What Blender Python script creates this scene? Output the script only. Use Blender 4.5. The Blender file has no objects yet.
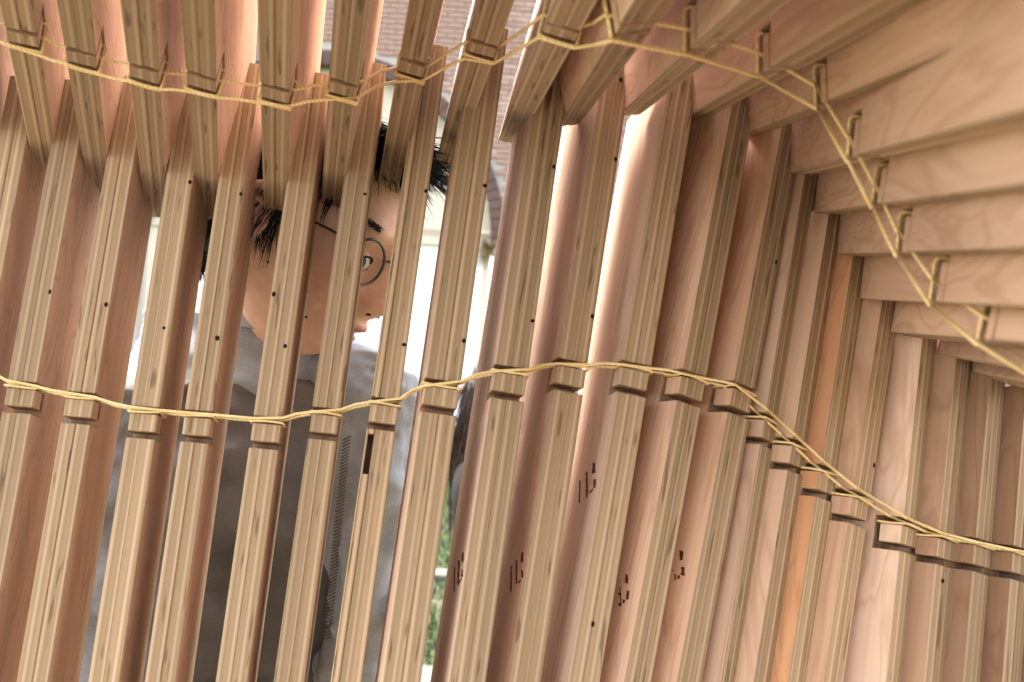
import bpy, bmesh, math, random
from mathutils import Vector, Matrix, noise
random.seed(7)
SC = bpy.context.scene
COL = SC.collection

# ------------------------------------------------------------------ camera, sky, sun, exposure
CAM_Z = 1.5
ROLL = math.radians(4)
FPX = 910.2
RV = Vector((math.cos(ROLL), 0, math.sin(ROLL)))
UV = Vector((-math.sin(ROLL), 0, math.cos(ROLL)))
FV = Vector((0, 1, 0))
cam_d = bpy.data.cameras.new('camera')
cam_d.lens = 32.0; cam_d.sensor_width = 36.0
cam_d.clip_start = 0.02; cam_d.clip_end = 500
cam_d.dof.use_dof = True; cam_d.dof.focus_distance = 0.78; cam_d.dof.aperture_fstop = 9
cam = bpy.data.objects.new('camera', cam_d); COL.objects.link(cam)
M = Matrix((RV, UV, -FV)).transposed().to_4x4(); M.translation = Vector((0, 0, CAM_Z))
cam.matrix_world = M
SC.camera = cam

W = bpy.data.worlds.new('World'); SC.world = W; W.use_nodes = True
nt = W.node_tree
sky = nt.nodes.new('ShaderNodeTexSky'); sky.sky_type = 'NISHITA'; sky.sun_disc = False
SUN_EL, SUN_AZ = math.radians(50), math.radians(-42)      # azimuth clockwise from +Y
sky.sun_elevation = SUN_EL; sky.sun_rotation = SUN_AZ
sky.air_density = 1.0; sky.dust_density = 3.0; sky.ozone_density = 1.0
bg = nt.nodes['Background']; bg.inputs['Strength'].default_value = 0.15
hs = nt.nodes.new('ShaderNodeHueSaturation'); hs.inputs['Saturation'].default_value = 0.42      # thin bright overcast: little blue
wm = nt.nodes.new('ShaderNodeMix'); wm.data_type = 'RGBA'; wm.blend_type = 'MULTIPLY'; wm.inputs[0].default_value = 1.0; wm.inputs[7].default_value = (1.07, .99, .92, 1)
nt.links.new(sky.outputs[0], hs.inputs['Color']); nt.links.new(hs.outputs[0], wm.inputs[6]); nt.links.new(wm.outputs[2], bg.inputs['Color'])
sun_d = bpy.data.lights.new('sun', 'SUN'); sun_d.energy = 0.85; sun_d.angle = math.radians(18); sun_d.color = (1, 0.95, 0.87)
sun = bpy.data.objects.new('sun', sun_d); COL.objects.link(sun)
sd = Vector((math.sin(SUN_AZ) * math.cos(SUN_EL), math.cos(SUN_AZ) * math.cos(SUN_EL), math.sin(SUN_EL)))
sun.rotation_euler = sd.to_track_quat('Z', 'Y').to_euler()
sun.location = (0, 0, 8)
vs = SC.view_settings
vs.view_transform = 'Standard'; vs.look = 'None'; vs.exposure = 2.75; vs.gamma = 1.0

def at(px, py, D):
    """a point of the place, given its direction from the viewpoint and its distance forward"""
    return Vector((0, 0, CAM_Z)) + RV * ((px - 512) / FPX * D) + UV * ((341 - py) / FPX * D) + FV * D

# ------------------------------------------------------------------ materials
def new_mat(name, rough=0.6, spec=0.3):
    m = bpy.data.materials.new(name); m.use_nodes = True
    b = m.node_tree.nodes['Principled BSDF']
    b.inputs['Roughness'].default_value = rough
    b.inputs['Specular IOR Level'].default_value = spec
    return m, m.node_tree, b
def N(t, kind, **kw):
    n = t.nodes.new(kind)
    for k, v in kw.items():
        if k.startswith('i_'): n.inputs[k[2:]].default_value = v
        else: setattr(n, k, v)
    return n
def math_n(t, op, a, b=None, clamp=False):
    n = t.nodes.new('ShaderNodeMath'); n.operation = op; n.use_clamp = clamp
    for i, v in enumerate((a, b)):
        if v is None: continue
        if isinstance(v, (int, float)): n.inputs[i].default_value = v
        else: t.links.new(v, n.inputs[i])
    return n.outputs[0]
def ramp(t, fac, stops, interp='LINEAR'):
    r = t.nodes.new('ShaderNodeValToRGB'); r.color_ramp.interpolation = interp
    cr = r.color_ramp
    while len(cr.elements) < len(stops): cr.elements.new(0.5)
    for e, (p, c) in zip(cr.elements, stops):
        e.position = p; e.color = (c[0], c[1], c[2], 1)
    t.links.new(fac, r.inputs[0]); return r.outputs[0]
def mix(t, fac, a, b, mode='MIX'):
    n = t.nodes.new('ShaderNodeMix'); n.data_type = 'RGBA'; n.blend_type = mode
    for sock, v in ((n.inputs[0], fac), (n.inputs[6], a), (n.inputs[7], b)):
        if isinstance(v, (int, float)): sock.default_value = v
        elif isinstance(v, tuple): sock.default_value = (v[0], v[1], v[2], 1)
        else: t.links.new(v, sock)
    return n.outputs[2]
def plain(name, col, rough=0.6, spec=0.3, var=0.15, scale=20):
    m, t, b = new_mat(name, rough, spec)
    tc = N(t, 'ShaderNodeTexCoord'); nz = N(t, 'ShaderNodeTexNoise', i_Scale=scale, i_Detail=4.0)
    t.links.new(tc.outputs['Object'], nz.inputs['Vector'])
    c = ramp(t, nz.outputs[0], [(0.25, tuple(x * (1 - var) for x in col)), (0.75, tuple(min(1, x * (1 + var)) for x in col))])
    t.links.new(c, b.inputs['Base Color'])
    return m

def wood_vec(t, sx, sy, sz):
    """object coordinates, shifted by the tone each board carries, stretched along the board"""
    tc = N(t, 'ShaderNodeTexCoord'); oi = N(t, 'ShaderNodeObjectInfo')
    sep = N(t, 'ShaderNodeSeparateColor'); t.links.new(oi.outputs['Color'], sep.inputs[0])
    mp = N(t, 'ShaderNodeMapping'); mp.inputs['Scale'].default_value = (sx, sy, sz)
    off = N(t, 'ShaderNodeCombineXYZ')
    t.links.new(math_n(t, 'MULTIPLY', sep.outputs[2], 37.0), off.inputs[2])
    t.links.new(math_n(t, 'MULTIPLY', sep.outputs[2], 11.0), off.inputs[1])
    t.links.new(tc.outputs['Object'], mp.inputs['Vector']); 
    ad = N(t, 'ShaderNodeVectorMath', operation='ADD')
    t.links.new(mp.outputs[0], ad.inputs[0]); t.links.new(off.outputs[0], ad.inputs[1])
    return tc, sep, ad.outputs[0]

def ply_edge():
    m, t, b = new_mat('plywood edge', 0.7, 0.18)
    tc, sep, v = wood_vec(t, 40, 40, 3.0)
    xyz = N(t, 'ShaderNodeSeparateXYZ'); t.links.new(tc.outputs['Object'], xyz.inputs[0])
    wob = N(t, 'ShaderNodeTexNoise', i_Scale=1.0, i_Detail=2.0); t.links.new(v, wob.inputs['Vector'])
    x = math_n(t, 'ADD', xyz.outputs[0], math_n(t, 'MULTIPLY', math_n(t, 'SUBTRACT', wob.outputs[0], 0.5), 0.0016))
    ph = math_n(t, 'ADD', math_n(t, 'MULTIPLY', x, 1 / 0.0078), sep.outputs[2])
    fr = math_n(t, 'FRACT', ph)
    cell = math_n(t, 'FLOOR', ph)
    wn = N(t, 'ShaderNodeTexWhiteNoise'); wn.noise_dimensions = '2D'
    cv = N(t, 'ShaderNodeCombineXYZ'); t.links.new(cell, cv.inputs[0]); t.links.new(sep.outputs[2], cv.inputs[1])
    t.links.new(cv.outputs[0], wn.inputs['Vector'])
    lay = ramp(t, fr, [(0.0, (.33, .24, .135)), (0.08, (.38, .285, .165)), (0.30, (.41, .315, .185)), (0.52, (.37, .28, .16)),
                       (0.62, (.50, .395, .25)), (0.74, (.56, .45, .30)), (0.84, (.46, .36, .22)), (1.0, (.34, .25, .14))])
    per = ramp(t, wn.outputs[0], [(0, (.86, .82, .86)), (1, (1.12, 1.065, 1.14))])
    c = mix(t, 1.0, lay, per, 'MULTIPLY')
    # long fibres
    fb = N(t, 'ShaderNodeTexNoise', i_Scale=1.0, i_Detail=6.0, i_Roughness=0.65)
    mp = N(t, 'ShaderNodeMapping'); mp.inputs['Scale'].default_value = (5, 5, .8); t.links.new(v, mp.inputs['Vector']); t.links.new(mp.outputs[0], fb.inputs['Vector'])
    c = mix(t, 1.0, c, ramp(t, fb.outputs[0], [(0.3, (.94, .93, .92)), (0.7, (1.06, 1.06, 1.05))]), 'MULTIPLY')
    # slow stains and knots seen in the end grain
    st = N(t, 'ShaderNodeTexNoise', i_Scale=0.45, i_Detail=3.0); t.links.new(v, st.inputs['Vector'])
    c = mix(t, ramp(t, st.outputs[0], [(0.56, (0, 0, 0)), (0.76, (.55, .55, .55))]), c, (.27, .20, .12))
    kn = N(t, 'ShaderNodeTexNoise', i_Scale=1.0, i_Detail=1.0)
    mk = N(t, 'ShaderNodeMapping'); mk.inputs['Scale'].default_value = (5.5, 2, 9.0); t.links.new(v, mk.inputs['Vector']); t.links.new(mk.outputs[0], kn.inputs['Vector'])
    kf = math_n(t, 'MULTIPLY', ramp(t, kn.outputs[0], [(0.63, (0, 0, 0)), (0.71, (1, 1, 1))]), math_n(t, 'LESS_THAN', fr, 0.55))
    c = mix(t, math_n(t, 'MULTIPLY', kf, 0.6), c, (.10, .065, .035))
    tint = N(t, 'ShaderNodeCombineColor'); 
    for i in range(3): t.links.new(sep.outputs[0], tint.inputs[i])
    c = mix(t, 1.0, c, tint.outputs[0], 'MULTIPLY')
    t.links.new(c, b.inputs['Base Color'])
    bp = N(t, 'ShaderNodeBump', i_Strength=0.25, i_Distance=0.0004)
    t.links.new(math_n(t, 'ADD', fr, math_n(t, 'MULTIPLY', fb.outputs[0], 0.8)), bp.inputs['Height']); t.links.new(bp.outputs[0], b.inputs['Normal'])
    return m
def veneer():
    m, t, b = new_mat('birch veneer', 0.8, 0.12)
    tc, sep, v = wood_vec(t, 6, 14, 1.6)
    w1 = N(t, 'ShaderNodeTexNoise', i_Scale=1.0, i_Detail=5.0, i_Distortion=0.8); t.links.new(v, w1.inputs['Vector'])
    c = ramp(t, w1.outputs[0], [(0.25, (.51, .36, .27)), (0.5, (.62, .46, .355)), (0.75, (.71, .55, .44))])
    fb = N(t, 'ShaderNodeTexNoise', i_Scale=1.0, i_Detail=6.0, i_Roughness=0.7)
    mp = N(t, 'ShaderNodeMapping'); mp.inputs['Scale'].default_value = (8, 22, 1.6); t.links.new(v, mp.inputs['Vector']); t.links.new(mp.outputs[0], fb.inputs['Vector'])
    c = mix(t, 1.0, c, ramp(t, fb.outputs[0], [(0.3, (.92, .90, .885)), (0.7, (1.04, 1.04, 1.04))]), 'MULTIPLY')
    fg = N(t, 'ShaderNodeTexNoise', i_Scale=1.0, i_Detail=2.0, i_Distortion=2.5)      # swirling figure, faint
    mf = N(t, 'ShaderNodeMapping'); mf.inputs['Scale'].default_value = (1, 1.3, 2.2); t.links.new(v, mf.inputs['Vector']); t.links.new(mf.outputs[0], fg.inputs['Vector'])
    c = mix(t, 1.0, c, ramp(t, fg.outputs[0], [(0.46, (1, 1, 1)), (0.52, (.86, .80, .76)), (0.58, (1.02, 1.02, 1.02)), (0.68, (.93, .90, .88))]), 'MULTIPLY')
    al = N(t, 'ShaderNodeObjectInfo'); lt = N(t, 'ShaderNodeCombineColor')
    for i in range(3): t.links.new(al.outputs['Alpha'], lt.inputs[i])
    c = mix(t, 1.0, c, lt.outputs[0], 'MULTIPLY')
    # warmer boards carry a higher green channel
    c = mix(t, sep.outputs[1], c, mix(t, 1.0, c, (1.05, .74, .50), 'MULTIPLY'))
    t.links.new(c, b.inputs['Base Color'])
    bp = N(t, 'ShaderNodeBump', i_Strength=0.25, i_Distance=0.0004)
    t.links.new(fb.outputs[0], bp.inputs['Height']); t.links.new(bp.outputs[0], b.inputs['Normal'])
    return m
PLY, VEN = ply_edge(), veneer()
CHAR = plain('laser burnt wood', (.33, .21, .13), 0.8, 0.1, 0.45, 90)
MARKM = plain('burnt print', (.10, .035, .012), 0.8, 0.1, 0.3, 300)
HOLE = plain('nail head', (.03, .018, .012), 0.9, 0.05, 0.3, 300)
CORD = None
def cord_mat():
    m, t, b = new_mat('waxed yellow cord', 0.45, 0.45)
    tc = N(t, 'ShaderNodeTexCoord'); nz = N(t, 'ShaderNodeTexNoise', i_Scale=45.0, i_Detail=3.0)
    t.links.new(tc.outputs['Object'], nz.inputs['Vector'])
    c = ramp(t, nz.outputs[0], [(0.3, (.82, .60, .25)), (0.7, (.94, .76, .42))])
    wv = N(t, 'ShaderNodeTexWave', i_Scale=180.0, i_Distortion=2.0); wv.bands_direction = 'DIAGONAL'
    t.links.new(tc.outputs['Object'], wv.inputs['Vector'])
    c = mix(t, 1.0, c, ramp(t, wv.outputs[0], [(0.1, (.88, .86, .82)), (0.6, (1.03, 1.03, 1.03))]), 'MULTIPLY')
    t.links.new(c, b.inputs['Base Color'])
    bp = N(t, 'ShaderNodeBump', i_Strength=0.3, i_Distance=0.0003); t.links.new(wv.outputs[0], bp.inputs['Height']); t.links.new(bp.outputs[0], b.inputs['Normal'])
    return m
CORD = cord_mat()

# ------------------------------------------------------------------ object helpers
def link(name, me, parent=None, mats=(), mw=None):
    o = bpy.data.objects.new(name, me); COL.objects.link(o)
    for m in mats: me.materials.append(m)
    if parent is not None: o.parent = parent
    if mw is not None: o.matrix_world = mw
    return o
def from_bm(name, bm, parent=None, mats=(), smooth=False, mw=None):
    me = bpy.data.meshes.new(name); bm.to_mesh(me); bm.free()
    if smooth: me.polygons.foreach_set('use_smooth', [True] * len(me.polygons))
    return link(name, me, parent, mats, mw)
def tag(o, label=None, cat=None, group=None, kind=None):
    if label: o['label'] = label
    if cat: o['category'] = cat
    if group: o['group'] = group
    if kind: o['kind'] = kind
    return o
def empty(name, loc=(0, 0, 0), mw=None):
    o = bpy.data.objects.new(name, None); COL.objects.link(o); o.location = loc
    o.empty_display_size = 0.1
    if mw is not None: o.matrix_world = mw
    return o
def box(bm, lo, hi, mi=0):
    vs_ = [bm.verts.new((x, y, z)) for x in (lo[0], hi[0]) for y in (lo[1], hi[1]) for z in (lo[2], hi[2])]
    for q in ((0, 1, 3, 2), (4, 6, 7, 5), (0, 4, 5, 1), (2, 3, 7, 6), (0, 2, 6, 4), (1, 5, 7, 3)):
        f = bm.faces.new([vs_[i] for i in q]); f.material_index = mi
def tube(bm, pts, rad, seg=8, caps=True, mi=0):
    n = len(pts); rings = []
    rad = rad if isinstance(rad, (list, tuple)) else [rad] * n
    ref = None
    for i, p in enumerate(pts):
        tdir = (pts[min(i + 1, n - 1)] - pts[max(i - 1, 0)])
        if tdir.length < 1e-9: tdir = Vector((0, 0, 1))
        tdir.normalize()
        if ref is None:
            ref = tdir.orthogonal().normalized()
        ref = (ref - tdir * ref.dot(tdir))
        if ref.length < 1e-6: ref = tdir.orthogonal()
        ref.normalize(); b2 = tdir.cross(ref)
        rings.append([bm.verts.new(p + (ref * math.cos(a) + b2 * math.sin(a)) * rad[i]) for a in (2 * math.pi * k / seg for k in range(seg))])
    for r0, r1 in zip(rings, rings[1:]):
        for k in range(seg):
            f = bm.faces.new((r0[k], r0[(k + 1) % seg], r1[(k + 1) % seg], r1[k])); f.material_index = mi; f.smooth = True
    if caps:
        for r in (rings[0][::-1], rings[-1]):
            f = bm.faces.new(r); f.material_index = mi
    return rings
def smooth_pts(pts, sub=6):
    out = []
    n = len(pts)
    for i in range(n - 1):
        p0, p1, p2, p3 = pts[max(i - 1, 0)], pts[i], pts[i + 1], pts[min(i + 2, n - 1)]
        for s in range(sub):
            u = s / sub
            out.append(0.5 * ((2 * p1) + (p2 - p0) * u + (2 * p0 - 5 * p1 + 4 * p2 - p3) * u * u + (3 * p1 - p0 - 3 * p2 + p3) * u ** 3))
    out.append(pts[-1]); return out

# ------------------------------------------------------------------ setting: grass ground, paving
def ground_mat():
    m, t, b = new_mat('lawn', 0.9, 0.1)
    tc = N(t, 'ShaderNodeTexCoord')
    n1 = N(t, 'ShaderNodeTexNoise', i_Scale=1.3, i_Detail=6.0); n2 = N(t, 'ShaderNodeTexNoise', i_Scale=28.0, i_Detail=5.0)
    t.links.new(tc.outputs['Object'], n1.inputs['Vector']); t.links.new(tc.outputs['Object'], n2.inputs['Vector'])
    c = ramp(t, n2.outputs[0], [(0.3, (.035, .055, .022)), (0.7, (.11, .145, .065))])
    c = mix(t, ramp(t, n1.outputs[0], [(0.55, (0, 0, 0)), (0.7, (.7, .7, .7))]), c, (.17, .16, .11))
    t.links.new(c, b.inputs['Base Color']); return m
bm = bmesh.new()
bmesh.ops.create_grid(bm, x_segments=40, y_segments=40, size=150)
tag(from_bm('ground', bm, mats=[ground_mat()]), kind='structure')
bm = bmesh.new(); box(bm, (-6, 11.9, 0.004), (6, 12.89, 0.05)); 
tag(from_bm('pavement', bm, mats=[plain('pale paving', (.42, .40, .36), 0.8, 0.2, 0.2, 6)]), kind='structure')
bm = bmesh.new(); box(bm, (-4, -5, 0.004), (4, .8, 0.03))  # unseen floor sheet, added and toned to control light bounced onto the slats
tag(from_bm('bounce_floor', bm, mats=[plain('tan bounce floor', (.19, .155, .125), 0.9, 0.1, 0.2, 6)]), kind='structure')
bm = bmesh.new(); box(bm, (-2.2, 3.7, 0.004), (2.6, 4.05, 0.035)); box(bm, (-2.2, 5.6, 0.004), (2.6, 5.78, 0.03))
tag(from_bm('path', bm, mats=[plain('stone edging', (.17, .17, .15), 0.8, 0.2, 0.25, 9)]), kind='structure')
bm = bmesh.new()
for i in range(13000):
    y = 2.6 + 9.2 * random.random() ** 1.3; x = random.uniform(-0.16, 0.10) * y + random.uniform(-.5, .5)
    if 3.7 < y < 4.05 or 5.6 < y < 5.78: continue
    h = random.uniform(.03, .085); a = random.uniform(0, 6.28); w = random.uniform(.003, .007)
    dx, dy = math.cos(a) * w, math.sin(a) * w; lx, ly = random.uniform(-.03, .03), random.uniform(-.03, .03)
    bm.faces.new([bm.verts.new((x - dx, y - dy, 0)), bm.verts.new((x + dx, y + dy, 0)), bm.verts.new((x + lx, y + ly, h))])
tag(from_bm('grass', bm, mats=[plain('grass blade', (.06, .078, .042), 0.7, 0.2, 0.5, 3)]), 'short green grass growing between the pavilion and the brick building', 'grass', kind='stuff')

# unseen plywood vault, added over the viewpoint to cut sky light on slat edges
bm = bmesh.new(); NS = 40
prf = [(2.1 * math.copysign(abs(math.cos(a)) ** .8, math.cos(a)), 2.75 * math.sin(a) ** .8) for a in (math.pi * k / NS for k in range(int(NS * .62) + 1))]      # left flank kept open so light reaches the right-hand slats
for (xa, za), (xb, zb) in zip(prf, prf[1:]):
    q = [bm.verts.new((x * m_, y, z * m_)) for m_ in (1, 1.02) for y in (-2.3, -.25) for x, z in ((xa, za), (xb, zb))]
    for i_ in ((0, 1, 3, 2), (4, 6, 7, 5), (0, 4, 5, 1), (2, 3, 7, 6)): bm.faces.new([q[j_] for j_ in i_])
bmesh.ops.recalc_face_normals(bm, faces=bm.faces)
tag(from_bm('shade_vault', bm, mats=[plain('plywood sheet', (.62, .50, .40), 0.8, 0.15, 0.1, 3)]), kind='structure')

# ------------------------------------------------------------------ brick building with an arched window
WD = 12.9
AC = at(320, 236, WD); AX, AZ, AR = AC.x, AC.z, 2.42
SILL = 0.10
bld = empty('brick_building', (AX, WD, 0))
tag(bld, 'pinkish brick building with a wide arched window seen far behind the slats', 'building')
def brick_mat():
    m, t, b = new_mat('brick', 0.85, 0.15)
    tc = N(t, 'ShaderNodeTexCoord'); n1 = N(t, 'ShaderNodeTexNoise', i_Scale=3.7, i_Detail=2.0)
    wn = N(t, 'ShaderNodeTexWhiteNoise'); sn = N(t, 'ShaderNodeVectorMath', operation='SNAP')
    sn.inputs[1].default_value = (.2375, 5, .075)
    t.links.new(tc.outputs['Object'], sn.inputs[0]); t.links.new(sn.outputs[0], wn.inputs['Vector']); t.links.new(tc.outputs['Object'], n1.inputs['Vector'])
    c = ramp(t, wn.outputs[0], [(0, (.33, .20, .165)), (0.5, (.43, .29, .245)), (1, (.52, .38, .335))])
    c = mix(t, 0.3, c, ramp(t, n1.outputs[0], [(0.3, (.32, .21, .18)), (0.7, (.48, .36, .32))]))
    t.links.new(c, b.inputs['Base Color']); return m
BRK = brick_mat(); MORT = plain('mortar', (.50, .46, .43), 0.9, 0.1, 0.1, 30)
CREAM = plain('cream paint', (.66, .60, .50), 0.6, 0.3, 0.08, 4)
X0, X1, ZT = -7.4, 7.6, 7.2
def solid(bm, pts, y0, y1):
    a = [bm.verts.new((x, y0, z)) for x, z in pts]; b_ = [bm.verts.new((x, y1, z)) for x, z in pts]
    n = len(pts)
    bm.faces.new(a); bm.faces.new(b_[::-1])
    for i in range(n): bm.faces.new((a[i], b_[i], b_[(i + 1) % n], a[(i + 1) % n]))
arc = [(AX + (AR + .10) * math.cos(a), AZ + (AR + .10) * math.sin(a)) for a in (math.pi * k / 40 for k in range(41))]
bm = bmesh.new()
box(bm, (X0 - AX, .02, 0), (-AR - .1, .42, ZT)); box(bm, (AR + .1, .02, 0), (X1 - AX, .42, ZT))
for (xa, za), (xb, zb) in zip(arc, arc[1:]):
    q = [(xb - AX, zb), (xa - AX, za), (xa - AX, ZT), (xb - AX, ZT)]
    solid(bm, q, .02, .42)
bmesh.ops.recalc_face_normals(bm, faces=bm.faces)
from_bm('wall', bm, bld, [MORT])
me_b = bpy.data.meshes.new('brick'); bmm = bmesh.new(); box(bmm, (0, -.012, 0), (.2245, .1, .064)); bmm.to_mesh(me_b); bmm.free(); me_b.materials.append(BRK)
pos = []
row = 0; z = 0.02
while z < ZT - .06:
    x = X0 + (0.119 if row % 2 else 0)
    while x < X1 - .22:
        cx, cz = x + .112, z + .032
        inside = (abs(cx - AX) < AR + .10 + .10 and cz < AZ + .02) or (math.hypot(cx - AX, cz - AZ) < AR + .32)
        if not inside: pos.append((x - AX, z))
        x += .2375
    z += .075; row += 1
def seen(p):
    # bricks the gaps between the boards let one see
    x, z = p[0] + AX, p[1]
    px = 512 + FPX * ((x * math.cos(ROLL) + (z - CAM_Z) * math.sin(ROLL)) / WD); py = 341 - FPX * (-x * math.sin(ROLL) + (z - CAM_Z) * math.cos(ROLL)) / WD
    return (235 < px < 470 and -4 < py < 62) or (136 < px < 158 and 190 < py < 300) or (528 < px < 552 and 60 < py < 330) or (486 < px < 506 and 120 < py < 200)
sel = [p for p in pos if seen(p)]
random.shuffle(sel)
near = set(sel[:298])
for p in near:
    o = bpy.data.objects.new('brick', me_b); COL.objects.link(o); o.parent = bld
    o.location = (p[0], random.uniform(-.004, .004), p[1])
bm = bmesh.new()
for p in pos:
    if p in near: continue
    j = random.uniform(-.004, .004)
    box(bm, (p[0], -.012 + j, p[1]), (p[0] + .2245, .06, p[1] + .064))
o = from_bm('brickwork', bm, bld, [BRK]); o['kind'] = 'stuff'
# dark moulded ring round the arch, of separate stones set side by side
bm = bmesh.new(); K = 58
for k in range(K):
    a0, a1 = math.pi * (k + .04) / K, math.pi * (k + .96) / K
    r0, r1 = AR, AR + .20
    P = [(AX + r * math.cos(a), AZ + r * math.sin(a)) for r, a in ((r0, a0), (r1, a0), (r1, a1), (r0, a1))]
    solid(bm, [(x - AX, z) for x, z in P], -.07, .2)
bmesh.ops.recalc_face_normals(bm, faces=bm.faces)
o = from_bm('arch_ring', bm, bld, [plain('dark arch brick', (.13, .085, .075), 0.8, 0.2, 0.25, 4)]); o['kind'] = 'stuff'
# cream tympanum, beam and frame
LZ = at(440, 245, WD).z
bm = bmesh.new()
tp = [(AX + AR * math.cos(a), AZ + AR * math.sin(a)) for a in (math.pi * k / 40 for k in range(41))]
tp = [(x, max(z, AZ)) for x, z in tp]
solid(bm, [(x - AX, z) for x, z in tp], .16, .24)
bmesh.ops.recalc_face_normals(bm, faces=bm.faces)
from_bm('arch_panel', bm, bld, [CREAM])
bm = bmesh.new(); box(bm, (-AR, .02, LZ), (AR, .159, LZ + .11)); box(bm, (-AR, .06, LZ + .112), (AR, .158, AZ - .002)); box(bm, (-AR, -.03, LZ + .20), (AR, .055, LZ + .25))
from_bm('lintel', bm, bld, [CREAM])
wf = None
for x in (-AR + .0, -AR * .36, AR - .09):
    fr = bmesh.new(); box(fr, (x, .06, SILL + .14), (x + .09, .155, LZ - .002))
    if wf is None: wf = from_bm('window', fr, bld, [CREAM])
    else: from_bm('mullion', fr, wf, [CREAM])
PANE, t_, b_ = new_mat('pale bluish glass', 0.12, 0.6); b_.inputs['Base Color'].default_value = (.88, .92, .95, 1)  # even pale blue-white colour over the whole pane
xs = [-AR + .09, -AR * .36, -AR * .36 + .09, AR - .09]
for a, c in ((0, 1), (2, 3)):
    bm = bmesh.new(); box(bm, (xs[a] + .001, .10, SILL + .14), (xs[c] - .001, .125, LZ - .003)); from_bm('pane', bm, wf, [PANE])
bm = bmesh.new(); box(bm, (-AR - .15, -.10, SILL), (AR + .15, .155, SILL + .138))
from_bm('sill', bm, bld, [CREAM])
# a dry tuft that grows from the beam
tf = at(489, 250, WD - .15); bm = bmesh.new()
for i in range(160):
    a = random.uniform(0, 6.28); l = random.uniform(.1, .28)
    d_ = Vector((math.cos(a) * .7, math.sin(a) * .3 - .2, random.uniform(-1, .8))).normalized()
    tube(bm, [Vector((0, 0, 0)), d_ * l * .6 + Vector((0, 0, .02)), d_ * l + Vector((0, 0, -.08))], [.006, .005, .001], 3)
o = from_bm('dry_plant', bm, mats=[plain('dry stems', (.30, .22, .10), 0.8, 0.1, 0.4, 8)]); o.location = tf
tag(o, 'small dry brownish plant tuft hanging from the cream beam over the white window', 'plant')

# ------------------------------------------------------------------ the folded plywood ribs
NAILS = [(1, 0.0202, 1.5357), (2, 0.0182, 1.5285), (3, 0.0159, 1.5126), (4, 0.0164, 1.5075), (3, 0.0192, 1.6372), (4, 0.02, 1.6298), (5, 0.0023, 1.546), (5, 0.0166, 1.505), (6, 0.0183, 1.6376), (7, 0.021, 1.6451), (7, 0.0194, 1.5145), (8, 0.0259, 1.6466), (8, 0.025, 1.5226), (9, 0.0233, 1.5434), (10, 0.0244, 1.5548), (9, 0.024, 1.6681), (10, 0.0247, 1.6879), (10, 0.0159, 1.7581), (11, 0.0116, 1.3299), (13, 0.0204, 1.6295), (17, 0.0366, 1.4681), (19, 0.0101, 1.3754), (2, 0.031, 1.4539)]
MARKS = [(9, 0.0654, 1.3585, 0.045, 1.3414, 0.008), (9, 0.0441, 1.3643, 0.0275, 1.3474, 0.0118), (9, 0.0272, 1.3704, 0.0214, 1.3637, 0.0122), (9, 0.0148, 1.3584, 0.0115, 1.3536, 0.0108), (9, 0.0125, 1.3524, 0.0242, 1.3491, 0.0088), (10, 0.046, 1.3593, 0.0335, 1.3404, 0.0039), (10, 0.0318, 1.3639, 0.0206, 1.3471, 0.0043), (10, 0.0178, 1.3703, 0.0152, 1.3633, 0.0067), (10, 0.0104, 1.3575, 0.0063, 1.3524, 0.007), (10, 0.0105, 1.3509, 0.0153, 1.348, 0.0055), (11, 0.0679, 1.4343, 0.056, 1.4158, 0.0048), (11, 0.0499, 1.4401, 0.0347, 1.4194, 0.0063), (11, 0.0316, 1.4463, 0.0267, 1.4378, 0.0098), (11, 0.0201, 1.433, 0.0169, 1.4262, 0.009), (11, 0.0204, 1.4256, 0.0289, 1.4226, 0.0069), (12, 0.0276, 1.3591, 0.0218, 1.3471, 0.0013), (12, 0.0311, 1.3626, 0.0273, 1.3634, 0.0018), (12, 0.031, 1.3605, 0.0271, 1.361, 0.0011), (12, 0.0261, 1.3548, 0.0256, 1.3527, 0.0037), (12, 0.0231, 1.3476, 0.0229, 1.3454, 0.0039), (12, 0.0217, 1.3686, 0.0198, 1.3624, 0.0043), (12, 0.0162, 1.3575, 0.0153, 1.3513, 0.0043), (12, 0.019, 1.3507, 0.0191, 1.3482, 0.0034), (13, 0.0214, 1.3896, 0.0198, 1.3828, 0.0041), (13, 0.0167, 1.3783, 0.0152, 1.372, 0.0039), (13, 0.0189, 1.3715, 0.0191, 1.3688, 0.003), (13, 0.023, 1.3715, 0.022, 1.3677, 0.0022), (13, 0.0262, 1.3746, 0.0259, 1.3737, 0.0013)]
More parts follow.
